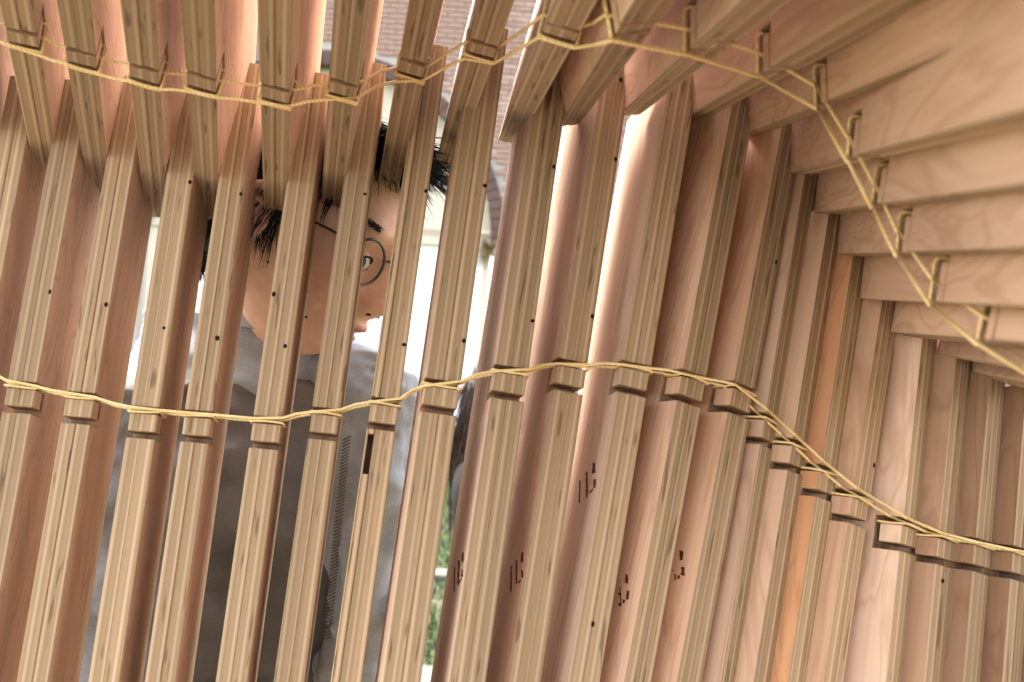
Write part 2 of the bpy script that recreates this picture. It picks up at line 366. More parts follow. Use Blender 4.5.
RIBS = [
    ('L', 0, (-0.3952, 0.3705, 0.0200), (0.9872, 0.1592, -0.0122), (-0.0254, 0.2314, 0.9725), 0.0217, 0.088, 1.722, 1.4634),
    ('L', 1, (-0.3648, 0.3700, 0.0200), (0.9873, 0.1573, -0.0203), (-0.0169, 0.2313, 0.9727), 0.0213, 0.088, 1.722, 1.4496),
    ('L', 2, (-0.3257, 0.3694, 0.0200), (0.9874, 0.1560, -0.0256), (-0.0113, 0.2313, 0.9728), 0.0210, 0.088, 1.729, 1.4446),
    ('L', 3, (-0.2734, 0.3685, 0.0200), (0.9874, 0.1562, -0.0250), (-0.0119, 0.2313, 0.9728), 0.0212, 0.088, 1.738, 1.4370),
    ('L', 4, (-0.2403, 0.3679, 0.0200), (0.9875, 0.1547, -0.0311), (-0.0056, 0.2312, 0.9729), 0.0210, 0.088, 1.749, 1.4368),
    ('L', 5, (-0.2055, 0.3674, 0.0200), (0.9875, 0.1518, -0.0434), (0.0073, 0.2310, 0.9729), 0.0222, 0.088, 1.744, 1.4359),
    ('L', 6, (-0.1797, 0.3669, 0.0200), (0.9873, 0.1489, -0.0557), (0.0200, 0.2307, 0.9728), 0.0217, 0.088, 1.757, 1.4463),
    ('L', 7, (-0.1607, 0.3666, 0.0200), (0.9868, 0.1449, -0.0724), (0.0375, 0.2304, 0.9724), 0.0220, 0.088, 1.779, 1.4579),
    ('L', 8, (-0.1370, 0.3202, 0.0200), (0.9862, 0.1419, -0.0853), (0.0510, 0.2300, 0.9719), 0.0262, 0.092, 1.784, 1.4788),
    ('L', 9, (-0.1159, 0.3199, 0.0200), (0.9851, 0.1376, -0.1032), (0.0696, 0.2294, 0.9708), 0.0250, 0.115, 1.782, 1.4943),
    ('L', 10, (-0.1064, 0.3453, 0.0200), (0.9707, 0.1949, -0.1403), (0.0942, 0.2286, 0.9690), 0.0235, 0.118, 1.794, 1.5049),
    ('L', 11, (-0.1048, 0.3452, 0.0200), (0.9799, 0.1253, -0.1555), (0.1242, 0.2274, 0.9659), 0.0235, 0.135, 1.789, 1.5116),
    ('L', 12, (-0.1044, 0.3452, 0.0200), (0.8779, 0.4154, -0.2383), (0.1542, 0.2259, 0.9619), 0.0235, 0.130, 1.778, 1.5142),
    ('L', 13, (-0.0851, 0.3551, 0.0200), (0.8213, 0.5060, -0.2636), (0.1692, 0.2251, 0.9595), 0.0235, 0.130, 1.751, 1.5110),
    ('L', 14, (-0.0317, 0.3645, 0.0200), (0.7306, 0.6292, -0.2651), (0.1544, 0.2259, 0.9618), 0.0235, 0.130, 1.711, 1.4834),
    ('L', 15, (-0.0129, 0.3642, 0.0200), (0.7501, 0.6056, -0.2656), (0.1582, 0.2257, 0.9613), 0.0235, 0.130, 1.673, 1.4656),
    ('L', 16, (0.0112, 0.3638, 0.0200), (0.7982, 0.5439, -0.2589), (0.1580, 0.2257, 0.9613), 0.0235, 0.130, 1.639, 1.4471),
    ('L', 17, (0.0247, 0.3635, 0.0200), (0.7709, 0.5770, -0.2698), (0.1674, 0.2252, 0.9598), 0.0235, 0.130, 1.606, 1.4314),
    ('L', 18, (0.1120, 0.3621, 0.0200), (0.7959, 0.5552, -0.2416), (0.1346, 0.2269, 0.9646), 0.0235, 0.130, 1.572, 1.4061),
    ('L', 19, (0.1367, 0.3617, 0.0200), (0.8157, 0.5265, -0.2396), (0.1368, 0.2268, 0.9643), 0.0235, 0.130, 1.551, 1.3989),
    ('L', 20, (0.1640, 0.3612, 0.0200), (0.8326, 0.5013, -0.2357), (0.1364, 0.2268, 0.9643), 0.0235, 0.130, 1.538, 1.3956),
    ('L', 21, (0.1902, 0.3608, 0.0200), (0.8370, 0.4936, -0.2363), (0.1385, 0.2267, 0.9641), 0.0235, 0.130, 1.530, 1.3922),
    ('L', 22, (0.2191, 0.3603, 0.0200), (0.8483, 0.4751, -0.2340), (0.1390, 0.2267, 0.9640), 0.0235, 0.130, 1.522, 1.3885),
    ('U', 0, (-0.4544, 0.8563, 1.6125), (0.9249, 0.3749, -0.0639), (0.3795, -0.8992, 0.2179), 0.0195, 0.130, 1.250, 0.2903),
    ('U', 1, (-0.4055, 0.8568, 1.6022), (0.9374, 0.3289, -0.1144), (0.3472, -0.9079, 0.2350), 0.0195, 0.130, 1.250, 0.2793),
    ('U', 2, (-0.3517, 0.8573, 1.5903), (0.9473, 0.2793, -0.1567), (0.3112, -0.9185, 0.2439), 0.0195, 0.130, 1.250, 0.2821),
    ('U', 3, (-0.3025, 0.8577, 1.5900), (0.9568, 0.2387, -0.1658), (0.2744, -0.9301, 0.2440), 0.0195, 0.130, 1.250, 0.2755),
    ('U', 4, (-0.2401, 0.8581, 1.5896), (0.9685, 0.1940, -0.1562), (0.2282, -0.9425, 0.2443), 0.0195, 0.130, 1.250, 0.2649),
    ('U', 5, (-0.1889, 0.8583, 1.6016), (0.9737, 0.1775, -0.1427), (0.2074, -0.9500, 0.2336), 0.0195, 0.130, 1.250, 0.2581),
    ('U', 6, (-0.1371, 0.8585, 1.6339), (0.9740, 0.1504, -0.1693), (0.1922, -0.9445, 0.2666), 0.0195, 0.130, 1.250, 0.2160),
    ('U', 7, (-0.0834, 0.8586, 1.6630), (0.9793, 0.1390, -0.1470), (0.1584, -0.9788, 0.1301), 0.0195, 0.130, 1.250, 0.2502),
    ('U', 8, (-0.0263, 0.8591, 1.6883), (0.9763, 0.0931, -0.1953), (0.0854, -0.9952, -0.0477), 0.0195, 0.130, 1.250, 0.3651),
    ('U', 9, (0.0273, 0.7999, 1.6896), (0.9702, 0.0059, 0.2422), (0.0329, -0.9937, -0.1074), 0.0195, 0.130, 0.740, 0.3688),
    ('U', 10, (0.0791, 0.8002, 1.7036), (0.9957, -0.0217, 0.0897), (-0.0075, -0.9879, -0.1551), 0.0195, 0.130, 0.740, 0.3671),
    ('U', 11, (0.1372, 0.8005, 1.7049), (0.9939, -0.0563, 0.0953), (-0.0403, -0.9860, -0.1621), 0.0195, 0.130, 0.740, 0.3195),
    ('U', 12, (0.1891, 0.8013, 1.6937), (0.9830, -0.1302, 0.1299), (-0.1065, -0.9787, -0.1753), 0.0195, 0.130, 0.740, 0.3309),
    ('U', 13, (0.2241, 0.7818, 1.6589), (0.9833, -0.1818, 0.0062), (-0.1783, -0.9702, -0.1643), 0.0195, 0.130, 0.740, 0.3358),
    ('U', 14, (0.2479, 0.7819, 1.6273), (0.9785, -0.1951, -0.0663), (-0.2026, -0.9697, -0.1366), 0.0195, 0.130, 0.740, 0.3263),
    ('U', 15, (0.2692, 0.7822, 1.5928), (0.9734, -0.2278, -0.0255), (-0.2292, -0.9677, -0.1053), 0.0195, 0.130, 0.740, 0.3394),
    ('U', 16, (0.2899, 0.7824, 1.5573), (0.9659, -0.2489, -0.0711), (-0.2536, -0.9649, -0.0681), 0.0195, 0.130, 0.740, 0.3749),
    ('U', 17, (0.3177, 0.7827, 1.5296), (0.9525, -0.2795, -0.1213), (-0.2858, -0.9575, -0.0380), 0.0195, 0.200, 0.740, 0.4208),
    ('U', 18, (0.3586, 0.7831, 1.5160), (0.9196, -0.3155, -0.2339), (-0.3313, -0.9431, -0.0302), 0.0195, 0.200, 0.740, 0.4336),
    ('U', 19, (0.3891, 0.7834, 1.5022), (0.8945, -0.3443, -0.2853), (-0.3637, -0.9314, -0.0163), 0.0195, 0.200, 0.740, 0.4332),
    ('U', 20, (0.4214, 0.7837, 1.4938), (0.8899, -0.3832, -0.2476), (-0.3961, -0.9182, -0.0027), 0.0195, 0.200, 0.740, 0.4433),
    ('U', 21, (-0.5080, 0.8559, 1.6214), (0.9070, 0.4212, -0.0033), (0.4133, -0.8883, 0.2005), 0.0195, 0.200, 0.740, 0.3069),
]

NZ_H, NZ_D = 0.0246, 0.0225           # slot height along the board, slot depth
LOWER_LABELS = {
 0: 'lower slat cut off by the left border, only its top showing',
 1: 'first whole lower slat from the left border, with a wide pink face',
 2: 'lower slat left of the narrow brick and white gap, small nail hole below mid height',
 3: 'lower slat just right of the leftmost bright gap, in front of the grey-blue sleeve back',
 4: 'lower slat crossing the back of the person\'s head and shoulder, two small nail holes',
 5: 'lower slat standing over the ear and collar of the person, sawn top end in view',
 6: 'lower slat crossing the cheek of the person, just left of the visible spectacle lens',
 7: 'lower slat right of the visible spectacle lens, dark slit below its slot',
 8: 'broad lower slat between the face and the bright white window gap',
 9: 'lower slat over the dark-haired person behind, faint burnt numerals near its foot',
 10: 'burnt-numbered lower slat just right of the narrow strip of brick wall',
 11: 'pale wide-faced lower slat whose burnt numerals stand highest of the marked slats',
 12: 'pinkish lower slat with dotted burnt numerals, second marked slat from the right',
 13: 'warm orange-pink lower slat with the rightmost burnt numerals and a small knot near its top',
 14: 'narrow-faced lower slat where the yellow cord starts dropping, right of the last numbered slat',
 15: 'narrow pink-faced lower slat immediately left of the most orange one',
 16: 'lower slat with the most orange face',
 17: 'lower slat with reddish face immediately left of the very pale bright slat',
 18: 'lower slat with the very pale brightly lit broad face on the right side',
 19: 'lower slat just right of the very pale one, light brown face',
 20: 'lower slat with dark brown face, its squared top end showing under the lowest ceiling board',
 21: 'last lower slat whose edge is in view at the right border',
 22: 'lower slat only part of whose face shows at the right border',
}
UPPER_LABELS = {
 0: 'leftmost ceiling slat at the top left corner, its dark slot like a bent arrow',
 1: 'second ceiling slat from the left corner, pointed foot between two lower slats',
 2: 'third ceiling slat from the left corner with a long dark stain down its edge',
 3: 'ceiling slat just left of the first patch of brick wall, dark stain down its edge',
 4: 'upright ceiling slat between the first and second patches of brick wall, white side face',
 5: 'upright ceiling slat between the two brick patches above the hair, narrow pale side',
 6: 'ceiling slat leaning slightly right, its square foot just over the forehead of the person',
 7: 'ceiling slat with its foot beside the spiky fringe of hair, white strip at its left',
 8: 'ceiling slat leaning right, its slot near the picture top, right of the hair tuft',
 9: 'ceiling slat leaning about forty degrees, broad shaded edge and pointed foot above the brick strip',
 10: 'steep diagonal ceiling slat reaching the picture top right of centre',
 11: 'long diagonal ceiling slat that leaves at the top right, left of the corner board',
 12: 'broad ceiling slat running into the top right corner, grey-olive lower edge',
 13: 'ceiling slat below the corner one, gently rising to the right border',
 14: 'nearly level ceiling slat, third down on the right border',
 15: 'level ceiling slat with thin bright lower edge, fourth down on the right border',
 16: 'level ceiling slat with a pale face just above the very pale one',
 17: 'ceiling slat with the lightest face, whose slot touches the right border',
 18: 'low ceiling slat sloping down right, directly beneath the lightest one',
 19: 'dark ceiling slat just above the squared top of a lower slat at right',
 20: 'lowest ceiling slat, barely in view at the right border',
 21: 'ceiling slat cut off by the left border, in the top left corner',
}
WARM = {('U', 0): .05, ('U', 1): 0, ('U', 2): 0, ('U', 3): 0, ('U', 4): 0, ('U', 5): 0, ('L', 9): 0, ('L', 10): 0, ('L', 11): 0, ('L', 14): .25, ('L', 13): .45, ('L', 16): .95, ('L', 15): .3, ('L', 17): .4, ('L', 19): .45, ('L', 20): .55, ('L', 21): .6, ('L', 12): .3, ('L', 0): .1, ('L', 18): 0.0}
cord_front = {'L': [], 'U': []}; cord_back = {'L': [], 'U': []}; RIB = {}
def rib(kind, k, org, e, ax, t, Wd, L, zn):
    X, Z = Vector(e).normalized(), Vector(ax).normalized(); Y = Z.cross(X).normalized()
    mw = Matrix((X, Y, Z)).transposed().to_4x4(); mw.translation = Vector(org)
    r = empty('wooden_slat', mw=mw)
    tag(r, (LOWER_LABELS if kind == 'L' else UPPER_LABELS)[k], 'wooden slat', 'upright plywood slats of the pavilion wall' if kind == 'L' else 'plywood slats of the pavilion ceiling')
    rnd = random.Random(k * 31 + (5 if kind == 'U' else 0))
    tone, seed = rnd.uniform(.84, 1.08), rnd.random()
    if kind == 'U': tone *= .93
    warm = WARM.get((kind, k), rnd.uniform(0, .16) + (.28 if kind == 'U' and k > 8 else 0))
    pale = {('L', 18): 1.4, ('L', 19): .82, ('L', 20): .55, ('L', 21): .50, ('L', 22): .50, ('L', 12): 1.1, ('L', 13): 1.1, ('L', 15): 1.05, ('L', 17): 1.0, ('U', 17): 1.12, ('U', 13): .84, ('U', 14): .88, ('U', 15): .86, ('U', 12): .9, ('U', 18): .9, ('U', 0): 1.12, ('U', 1): 1.15, ('U', 2): 1.18, ('U', 3): 1.2, ('U', 4): 1.2, ('U', 5): 1.15, ('L', 9): 1.12, ('L', 10): 1.12, ('L', 11): 1.05, ('L', 14): .9}.get((kind, k), rnd.uniform(.86, 1.06))  # per-slat face lightness; left ceiling slats brightened to imitate light from outside
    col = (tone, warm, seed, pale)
    dep = Wd
    half = NZ_H / 2
    spans = [(0, t / 2), (t / 2, t)]
    if (kind, k) == ('L', 7): spans = [(0, .0016), (.0016, .0062), (.0062, t)]
    for li, (x0, x1) in enumerate(spans):
        y0 = 0.0 if (li + k) % 2 == 0 else 0.0007
        top = L; bot = 0.0
        prof = [(y0, bot), (y0, zn - half)]
        prof += [(NZ_D, zn - half), (NZ_D, zn + half), (y0, zn + half)]
        prof += [(y0, top), (dep, top - (0.012 if kind == 'L' and k % 3 == 0 else 0.0)), (dep, bot)]
        if (kind, k, li) == ('L', 7, 1):      # missing core beneath the slot
            prof[1:1] = [(y0, zn - .047), (.03, zn - .047), (.03, zn - .0165), (y0, zn - .0165)]
        if kind == 'U' and k <= 5:             # sawn on a slant at the foot
            prof[0] = (y0, 0.012)
        bm = bmesh.new()
        A = [bm.verts.new((x0, y, z)) for y, z in prof]; B = [bm.verts.new((x1, y, z)) for y, z in prof]
        n = len(prof)
        f0 = bm.faces.new(A); f1 = bm.faces.new(B[::-1]); f0.material_index = f1.material_index = 1
        for i in range(n):
            j = (i + 1) % n
            f = bm.faces.new((A[i], B[i], B[j], A[j]))
            ya, za = prof[i]; yb, zb = prof[j]
            if max(ya, yb) > y0 + .005 and max(ya, yb) < dep - .02: f.material_index = 2
        bmesh.ops.recalc_face_normals(bm, faces=bm.faces)
        bmesh.ops.triangulate(bm, faces=[f0, f1])
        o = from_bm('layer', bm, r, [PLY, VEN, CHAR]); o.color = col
        bv = o.modifiers.new('bevel', 'BEVEL'); bv.width = .0006; bv.segments = 1; bv.limit_method = 'ANGLE'; bv.angle_limit = math.radians(40)
    # the small block held in the slot by the cord; legs of the slot stay open round it
    sgn = 1 if kind == 'L' else -1
    cord_z = zn + sgn * (half - .0024)
    zb = sorted((zn + sgn * (half - .0054), zn - sgn * (half - .0050)))
    bm = bmesh.new(); box(bm, (.0004, .0004, zb[0]), (t - .0004, NZ_D - .0036, zb[1]))
    for f in bm.faces: f.normal_update(); f.material_index = 1 if abs(f.normal.x) > .9 else (2 if abs(f.normal.z) > .9 or f.normal.y > .9 else 0)
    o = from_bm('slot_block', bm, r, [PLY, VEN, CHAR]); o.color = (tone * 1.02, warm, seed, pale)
    bv = o.modifiers.new('bevel', 'BEVEL'); bv.width = .0006; bv.segments = 1
    fw = lambda x, y, z: mw @ Vector((x, y, z))
    cord_front[kind].append((k, fw(-.0005, -.0019, cord_z), fw(t + .0005, -.0019, cord_z)))
    cord_back[kind].append((k, fw(-.0015, .0105, cord_z - sgn * .0003), fw(t + .0015, .0105, cord_z - sgn * .0003)))
    RIB[(kind, k)] = (r, mw, t, zn, cord_z, half)
    if kind == 'U' and k == 21:      # stands left of all the others
        for lst in (cord_front, cord_back): lst['U'].insert(0, lst['U'].pop())
for d_ in RIBS:
    rib(*d_)
# nails and burnt numerals
me_n = bpy.data.meshes.new('nail'); bmm = bmesh.new()
bmesh.ops.create_cone(bmm, cap_ends=True, segments=10, radius1=.0015, radius2=.0012, depth=.0006, matrix=Matrix.Rotation(math.radians(90), 4, 'X')); bmm.to_mesh(me_n); bmm.free(); me_n.materials.append(HOLE)
for k, x, z in NAILS:
    r, mw, t, *_ = RIB[('L', k)]
    o = bpy.data.objects.new('nail', me_n); COL.objects.link(o); o.parent = r; o.location = (min(max(x, .002), t - .002), -.0001, z); o.scale = (random.uniform(.8, 1.2), 1, random.uniform(.8, 1.5))
by = {}
for m_ in MARKS: by.setdefault(m_[0], []).append(m_)
for k, l in by.items():
    r = RIB[('L', k)][0]; bm = bmesh.new()
    for _, y0, z0, y1, z1, w in l:
        a, b2 = Vector((0, y0, z0)), Vector((0, y1, z1)); dv = (b2 - a)
        n = max(2, int(dv.length / .0012)); side = Vector((0, 1, 0)) * w / 2
        rn = random.Random(int(z0 * 1e4)); L_, R_ = [], []
        for i in range(n + 1):
            p = a + dv * i / n; s = side * rn.uniform(.6, 1.15)
            L_.append(p - s); R_.append(p + s)
        vl = [[bm.verts.new(q + Vector((xx, 0, 0))) for q in Q] for xx in (-.0002, .0001) for Q in (L_, R_)]
        for i in range(n):
            bm.faces.new((vl[0][i], vl[1][i], vl[1][i + 1], vl[0][i + 1]))
            bm.faces.new((vl[0][i], vl[0][i + 1], vl[2][i + 1], vl[2][i])); bm.faces.new((vl[1][i], vl[3][i], vl[3][i + 1], vl[1][i + 1]))
        bm.faces.new((vl[0][0], vl[2][0], vl[3][0], vl[1][0])); bm.faces.new((vl[0][n], vl[1][n], vl[3][n], vl[2][n]))
    from_bm('burnt_numeral', bm, r, [MARKM])

# ------------------------------------------------------------------ the two yellow cords
def make_cord(kind, label):
    root = empty('cord', cord_front[kind][0][1]); tag(root, label, 'cord', 'yellow cords tying the slats')
    inv = Matrix.Translation(-root.location)
    def strand(data, sag, rad, name, jitter):
        pts = []
        for i, (k, a, b2) in enumerate(data):
            j = Vector((0, 0, random.uniform(-jitter, jitter)))
            if k != 99 and (kind == 'L' or k <= 8 or k == 21) and 0 < i < len(data) - 1:
                m0, m1, m2 = [(q[1] + q[2]) / 2 for q in data[i - 1:i + 2]]
                for c_, o_ in ((a, m0), (b2, m2)):      # the cord is taut: its height runs straight to its neighbours
                    u = (c_ - m1).length / (o_ - m1).length
                    wt = .75 if data[i][0] < 12 else 1.0; c_.z = (1 - wt) * c_.z + wt * (m1.z + (o_.z - m1.z) * u)
            if (kind == 'L' and k >= 13) or (kind == 'U' and 9 <= k < 21):      # the slats stand turned away here, the cord rides on their near corners only
                n_ = (a - (b2 - a).normalized() * .0012 - FV * .001)
                pts += [n_, n_.copy(), n_.copy()]; pts[-2] += (b2 - a) * .02; pts[-1] += (b2 - a) * .04
                continue
            pts += [a + j, (a + b2) / 2 + j, b2 + j]
            if i + 1 < len(data):
                c = data[i + 1][1]; mid = (b2 + c) / 2 + Vector((0, 0, -sag)); pts.append(mid)
        first, second = pts[0], pts[3]
        pts = [first + (first - second) * 1.2] + pts + [pts[-1] + (pts[-1] - pts[-4]) * 1.5]
        bm = bmesh.new(); tube(bm, [inv @ p for p in pts], rad, 8)
        from_bm(name, bm, root, [CORD], True)
    strand(cord_front[kind], .0002, .0011, 'front_strand', .0004)
    strand(cord_back[kind], .0006, .0010, 'back_strand', .0002)
    # turns of cord taken round each slat through its slot
    for k, *_ in cord_front[kind]:
        r, mw, t, zn, cz, half = RIB[(kind, k)]
        for q, dz in enumerate((-.0019, .0010)):
            if q == 1 and (kind == 'L' or k > 9): continue
            z = cz + dz; y0, y1 = -.0012, NZ_D - .0022; x0, x1 = -.0012, t + .0012
            loop = [(x0, y0 + .001), (x0 + .002, y0), (t / 2, y0 - .0003), (x1 - .002, y0), (x1, y0 + .001), (x1, y1 / 2), (x1, y1), (t / 2, y1 + .0006), (x0, y1), (x0, y1 / 2), (x0, y0 + .001)]
            if q == 1: loop = loop[:6]
            if kind == 'U' and 9 <= k < 21: loop = [(x0, y0 + .001), (x0, y1 / 2), (x0, y1), (t / 3, y1 + .0004)]
            P = [inv @ (mw @ Vector((x, y, z + (.0006 * math.sin(i * 1.3 + k))))) for i, (x, y) in enumerate(loop)]
            bm = bmesh.new(); tube(bm, smooth_pts(P, 3), .0009, 7); from_bm('wrap', bm, root, [CORD], True)
make_cord('L', 'yellow cord tied across the upright slats, dropping towards the lower right')
make_cord('U', 'yellow cord tied across the ceiling slats, zigzagging down at the upper right')

# ------------------------------------------------------------------ people
def skin_mat(name, base, red):
    m, t, b = new_mat(name, 0.5, 0.35)
    tc = N(t, 'ShaderNodeTexCoord'); n1 = N(t, 'ShaderNodeTexNoise', i_Scale=18.0, i_Detail=4.0); n2 = N(t, 'ShaderNodeTexNoise', i_Scale=420.0, i_Detail=2.0)
    t.links.new(tc.outputs['Object'], n1.inputs['Vector']); t.links.new(tc.outputs['Object'], n2.inputs['Vector'])
    c = ramp(t, n1.outputs[0], [(0.3, base), (0.7, red)])
    at_ = N(t, 'ShaderNodeAttribute', attribute_name='lip'); c = mix(t, at_.outputs['Fac'], c, (.46, .17, .13))
    fl = N(t, 'ShaderNodeAttribute', attribute_name='flush'); c = mix(t, fl.outputs['Fac'], c, (.70, .30, .20))
    n4 = N(t, 'ShaderNodeTexNoise', i_Scale=90.0, i_Detail=4.0); t.links.new(tc.outputs['Object'], n4.inputs['Vector'])
    c = mix(t, 1.0, c, ramp(t, n4.outputs[0], [(0.3, (.90, .86, .84)), (0.65, (1.04, 1.04, 1.04))]), 'MULTIPLY')
    t.links.new(c, b.inputs['Base Color'])
    b.inputs['Subsurface Weight'].default_value = 0.12; b.inputs['Subsurface Radius'].default_value = (.01, .004, .002); b.inputs['Subsurface Scale'].default_value = 1.0
    bp = N(t, 'ShaderNodeBump', i_Strength=0.15, i_Distance=0.0006); t.links.new(n2.outputs[0], bp.inputs['Height']); t.links.new(bp.outputs[0], b.inputs['Normal'])
    return m
SKIN = skin_mat('skin', (.76, .47, .34), (.80, .51, .38))
LIPS = plain('lips', (.46, .21, .15), 0.45, 0.4, 0.1, 60)
HAIR = plain('black hair', (.016, .013, .013), 0.6, 0.2, 0.4, 60)
BROWN = plain('dark brown hair', (.045, .024, .018), 0.4, 0.5, 0.4, 30)
EYEW = plain('eye white', (.62, .58, .55), 0.2, 0.6, 0.03, 20)
IRIS = plain('dark iris', (.035, .02, .014), 0.15, 0.6, 0.2, 100)
FRAME = plain('dark spectacle wire', (.045, .035, .03), 0.3, 0.6, 0.1, 50)
def g(x, s): return math.exp(-(x / s) ** 2)
def head_bm(mouth_open=.35):
    """x: the person's right (+), y: forward, z: up; chin to crown 0.235 m"""
    bm = bmesh.new(); NU, NV = 150, 110; grid = []
    lp = bm.verts.layers.float.new('lip'); fs = bm.verts.layers.float.new('flush')
    for j in range(NV + 1):
        th = math.pi * j / NV; row = []
        for i in range(NU):
            ph = 2 * math.pi * i / NU
            d = Vector((math.sin(th) * math.cos(ph), math.sin(th) * math.sin(ph), math.cos(th)))
            x, y, z = d.x * .0765, d.y * .096, d.z * .118
            if z < 0:                                   # jaw narrows and comes forward
                k = -z / .118
                x *= 1 - .30 * k ** 1.3; y = y * (1 - .12 * k) + .020 * k * k
                if y < 0: y *= 1 - .38 * k
            else:
                if y > 0: y *= 1 - .04 * (z / .118)
                else: y *= 1.03
            if y > 0:
                fy = min(1, y / .05)
                X = abs(x)
                nose = 0
                if -.056 < z < .028:
                    u = (.028 - z) / .084
                    hgt = (.003 + .021 * min(1, u / .82)) * (1 if u < .82 else max(0, 1 - ((u - .82) / .18)) ** .8)
                    nose = hgt * g(x, .0085 + .006 * u)
                nose += .006 * g(X - .0125, .006) * g(z + .044, .007)
                sock = -.009 * g(X - .029, .013) * g(z + .003, .012) - .004 * g(X - .015, .009) * g(z - .006, .012)
                brow = .0045 * g(X - .032, .024) * g(z - .026, .010)
                cheek = .0045 * g(X - .042, .022) * g(z + .030, .022)
                lip = .0062 * g(x, .024) * g(z + .066, .0055) + .0068 * g(x, .021) * g(z + .079, .006)
                gap = -.007 * g(x, .025) * g(z + .0725, .0034) - .003 * g(X - .027, .004) * g(z + .0725, .006)
                chin = .007 * g(x, .019) * g(z + .104, .012) - .003 * g(x, .025) * g(z + .090, .005)
                phil = -.0015 * g(x, .004) * g(z + .058, .006) + .015 * g(x, .034) * g(z + .068, .024)
                y += fy * (nose + sock + brow + cheek + lip + gap + chin + phil)
            v_ = bm.verts.new((x, y, z)); row.append(v_)
            if y > .04:
                m_ = 1 - (abs(z + .0725) / (.0115 * max(.05, 1 - (x / .027) ** 2))) ** 2 if abs(x) < .027 else 0
                v_[lp] = max(0, min(1, m_ * 1.6)) * .85
                v_[fs] = min(1, .45 * g(abs(x) - .045, .02) * g(z + .035, .02) + .45 * g(x, .012) * g(z + .035, .014))
        grid.append(row)
    for j in range(NV):
        for i in range(NU):
            a, b2, c, d = grid[j][i], grid[j][(i + 1) % NU], grid[j + 1][(i + 1) % NU], grid[j + 1][i]
            f = bm.faces.new((a, d, c, b2)); f.smooth = True
            q = f.calc_center_median()
    bmesh.ops.remove_doubles(bm, verts=bm.verts, dist=1e-6)
    return bm
def ear_bm(bm, sgn, mw):
    """rolled outer rim, inner fold and lobe, set against the head"""
    outer = []
    for i in range(17):
        a = math.radians(-70 + 290 * i / 16)
        outer.append(Vector((sgn * (.004 + .010 * math.sin(i / 16 * math.pi)), -.016 * math.cos(a) * (1 if math.sin(a) > -.2 else .75) - .002, .030 * math.sin(a))))
    tube(bm, [mw @ p for p in smooth_pts(outer, 3)], [.0045] * (16 * 3 + 1), 7)
    inner = [Vector((sgn * (.006 + .003 * math.sin(i / 8 * math.pi)), -.008 * math.cos(math.radians(-50 + 230 * i / 8)) - .002, .018 * math.sin(math.radians(-50 + 230 * i / 8)))) for i in range(9)]
    tube(bm, [mw @ p for p in smooth_pts(inner, 3)], [.0035] * 25, 6)
    n = 14; c = bm.verts.new(mw @ Vector((0, -.002, 0))); rim = [bm.verts.new(mw @ Vector((sgn * .007, -.014 * math.cos(2 * math.pi * i / n) - .002, .027 * math.sin(2 * math.pi * i / n)))) for i in range(n)]
    for i in range(n):
        f = bm.faces.new((c, rim[i], rim[(i + 1) % n])); f.smooth = True
    tube(bm, [mw @ Vector((sgn * .004, .004, -.024)), mw @ Vector((sgn * .007, .002, -.031)), mw @ Vector((sgn * .005, .005, -.036))], [.005, .006, .003], 7)

def basis(fwd, up):
    f = Vector(fwd); f = (RV * f.x + UV * f.y + FV * f.z).normalized()
    u = Vector(up); u = (RV * u.x + UV * u.y + FV * u.z); u = (u - f * u.dot(f)).normalized()
    return Matrix((f.cross(u), f, u)).transposed().to_4x4()       # x = person's right

def loft(bm, rings, seg=48, wr=0.0, wscale=9, mi=0, seed=0, stretch=(1, 1, .6)):
    """rings: (centre, half width vector, half depth vector)"""
    R = []
    for c, hw, hd in rings:
        ring = []
        nrm = hw.cross(hd).normalized()
        for k in range(seg):
            a = 2 * math.pi * k / seg
            ca, sa = math.cos(a), math.sin(a)
            ca = math.copysign(abs(ca) ** .85, ca); sa = math.copysign(abs(sa) ** .85, sa)
            p = c + hw * ca + hd * sa
            if wr:
                q = Vector((p.x * stretch[0], p.y * stretch[1], p.z * stretch[2])) * wscale + Vector((seed, seed * .7, 0))
                dn = (hw * ca + hd * sa).normalized()
                w = noise.noise(q) + .5 * noise.noise(q * 2.3) - .9 * abs(noise.noise(q * 1.4 + Vector((7, 3, 1)))) - .55 * abs(noise.noise(q * 3.1 + Vector((1, 9, 4))))
                p = p + dn * wr * w
            ring.append(bm.verts.new(p))
        R.append(ring)
    for r0, r1 in zip(R, R[1:]):
        for k in range(seg):
            f = bm.faces.new((r0[k], r0[(k + 1) % seg], r1[(k + 1) % seg], r1[k])); f.smooth = True; f.material_index = mi
    for r in (R[0][::-1], R[-1]):
        c = bm.verts.new(sum((v.co for v in r), Vector()) / len(r))
        for k in range(len(r)):
            f = bm.faces.new((r[k], r[(k + 1) % len(r)], c)); f.smooth = True; f.material_index = mi
    return R
def interp(keys, n):
    """resample ring keys (tuples of floats) smoothly"""
    out = []; m = len(keys)
    for i in range(n + 1):
        u = i / n * (m - 1); j = min(int(u), m - 2); s = u - j
        p0, p1, p2, p3 = keys[max(j - 1, 0)], keys[j], keys[j + 1], keys[min(j + 2, m - 1)]
        out.append(tuple(.5 * (2 * b + (c - a) * s + (2 * a - 5 * b + 4 * c - d) * s * s + (3 * b - a - 3 * c + d) * s ** 3) for a, b, c, d in zip(p0, p1, p2, p3)))
    return out
def px_rings(keys, n, dir_tilt=0.0):
    """keys: (x, y, distance, half width px, half depth m)"""
    R = []
    for x, y, D, hw, hd in interp(keys, n):
        c = at(x, y, D); w = RV * (hw / FPX * D); w = (Matrix.Rotation(dir_tilt, 3, FV)) @ w
        R.append((c, w, FV * hd))
    return R
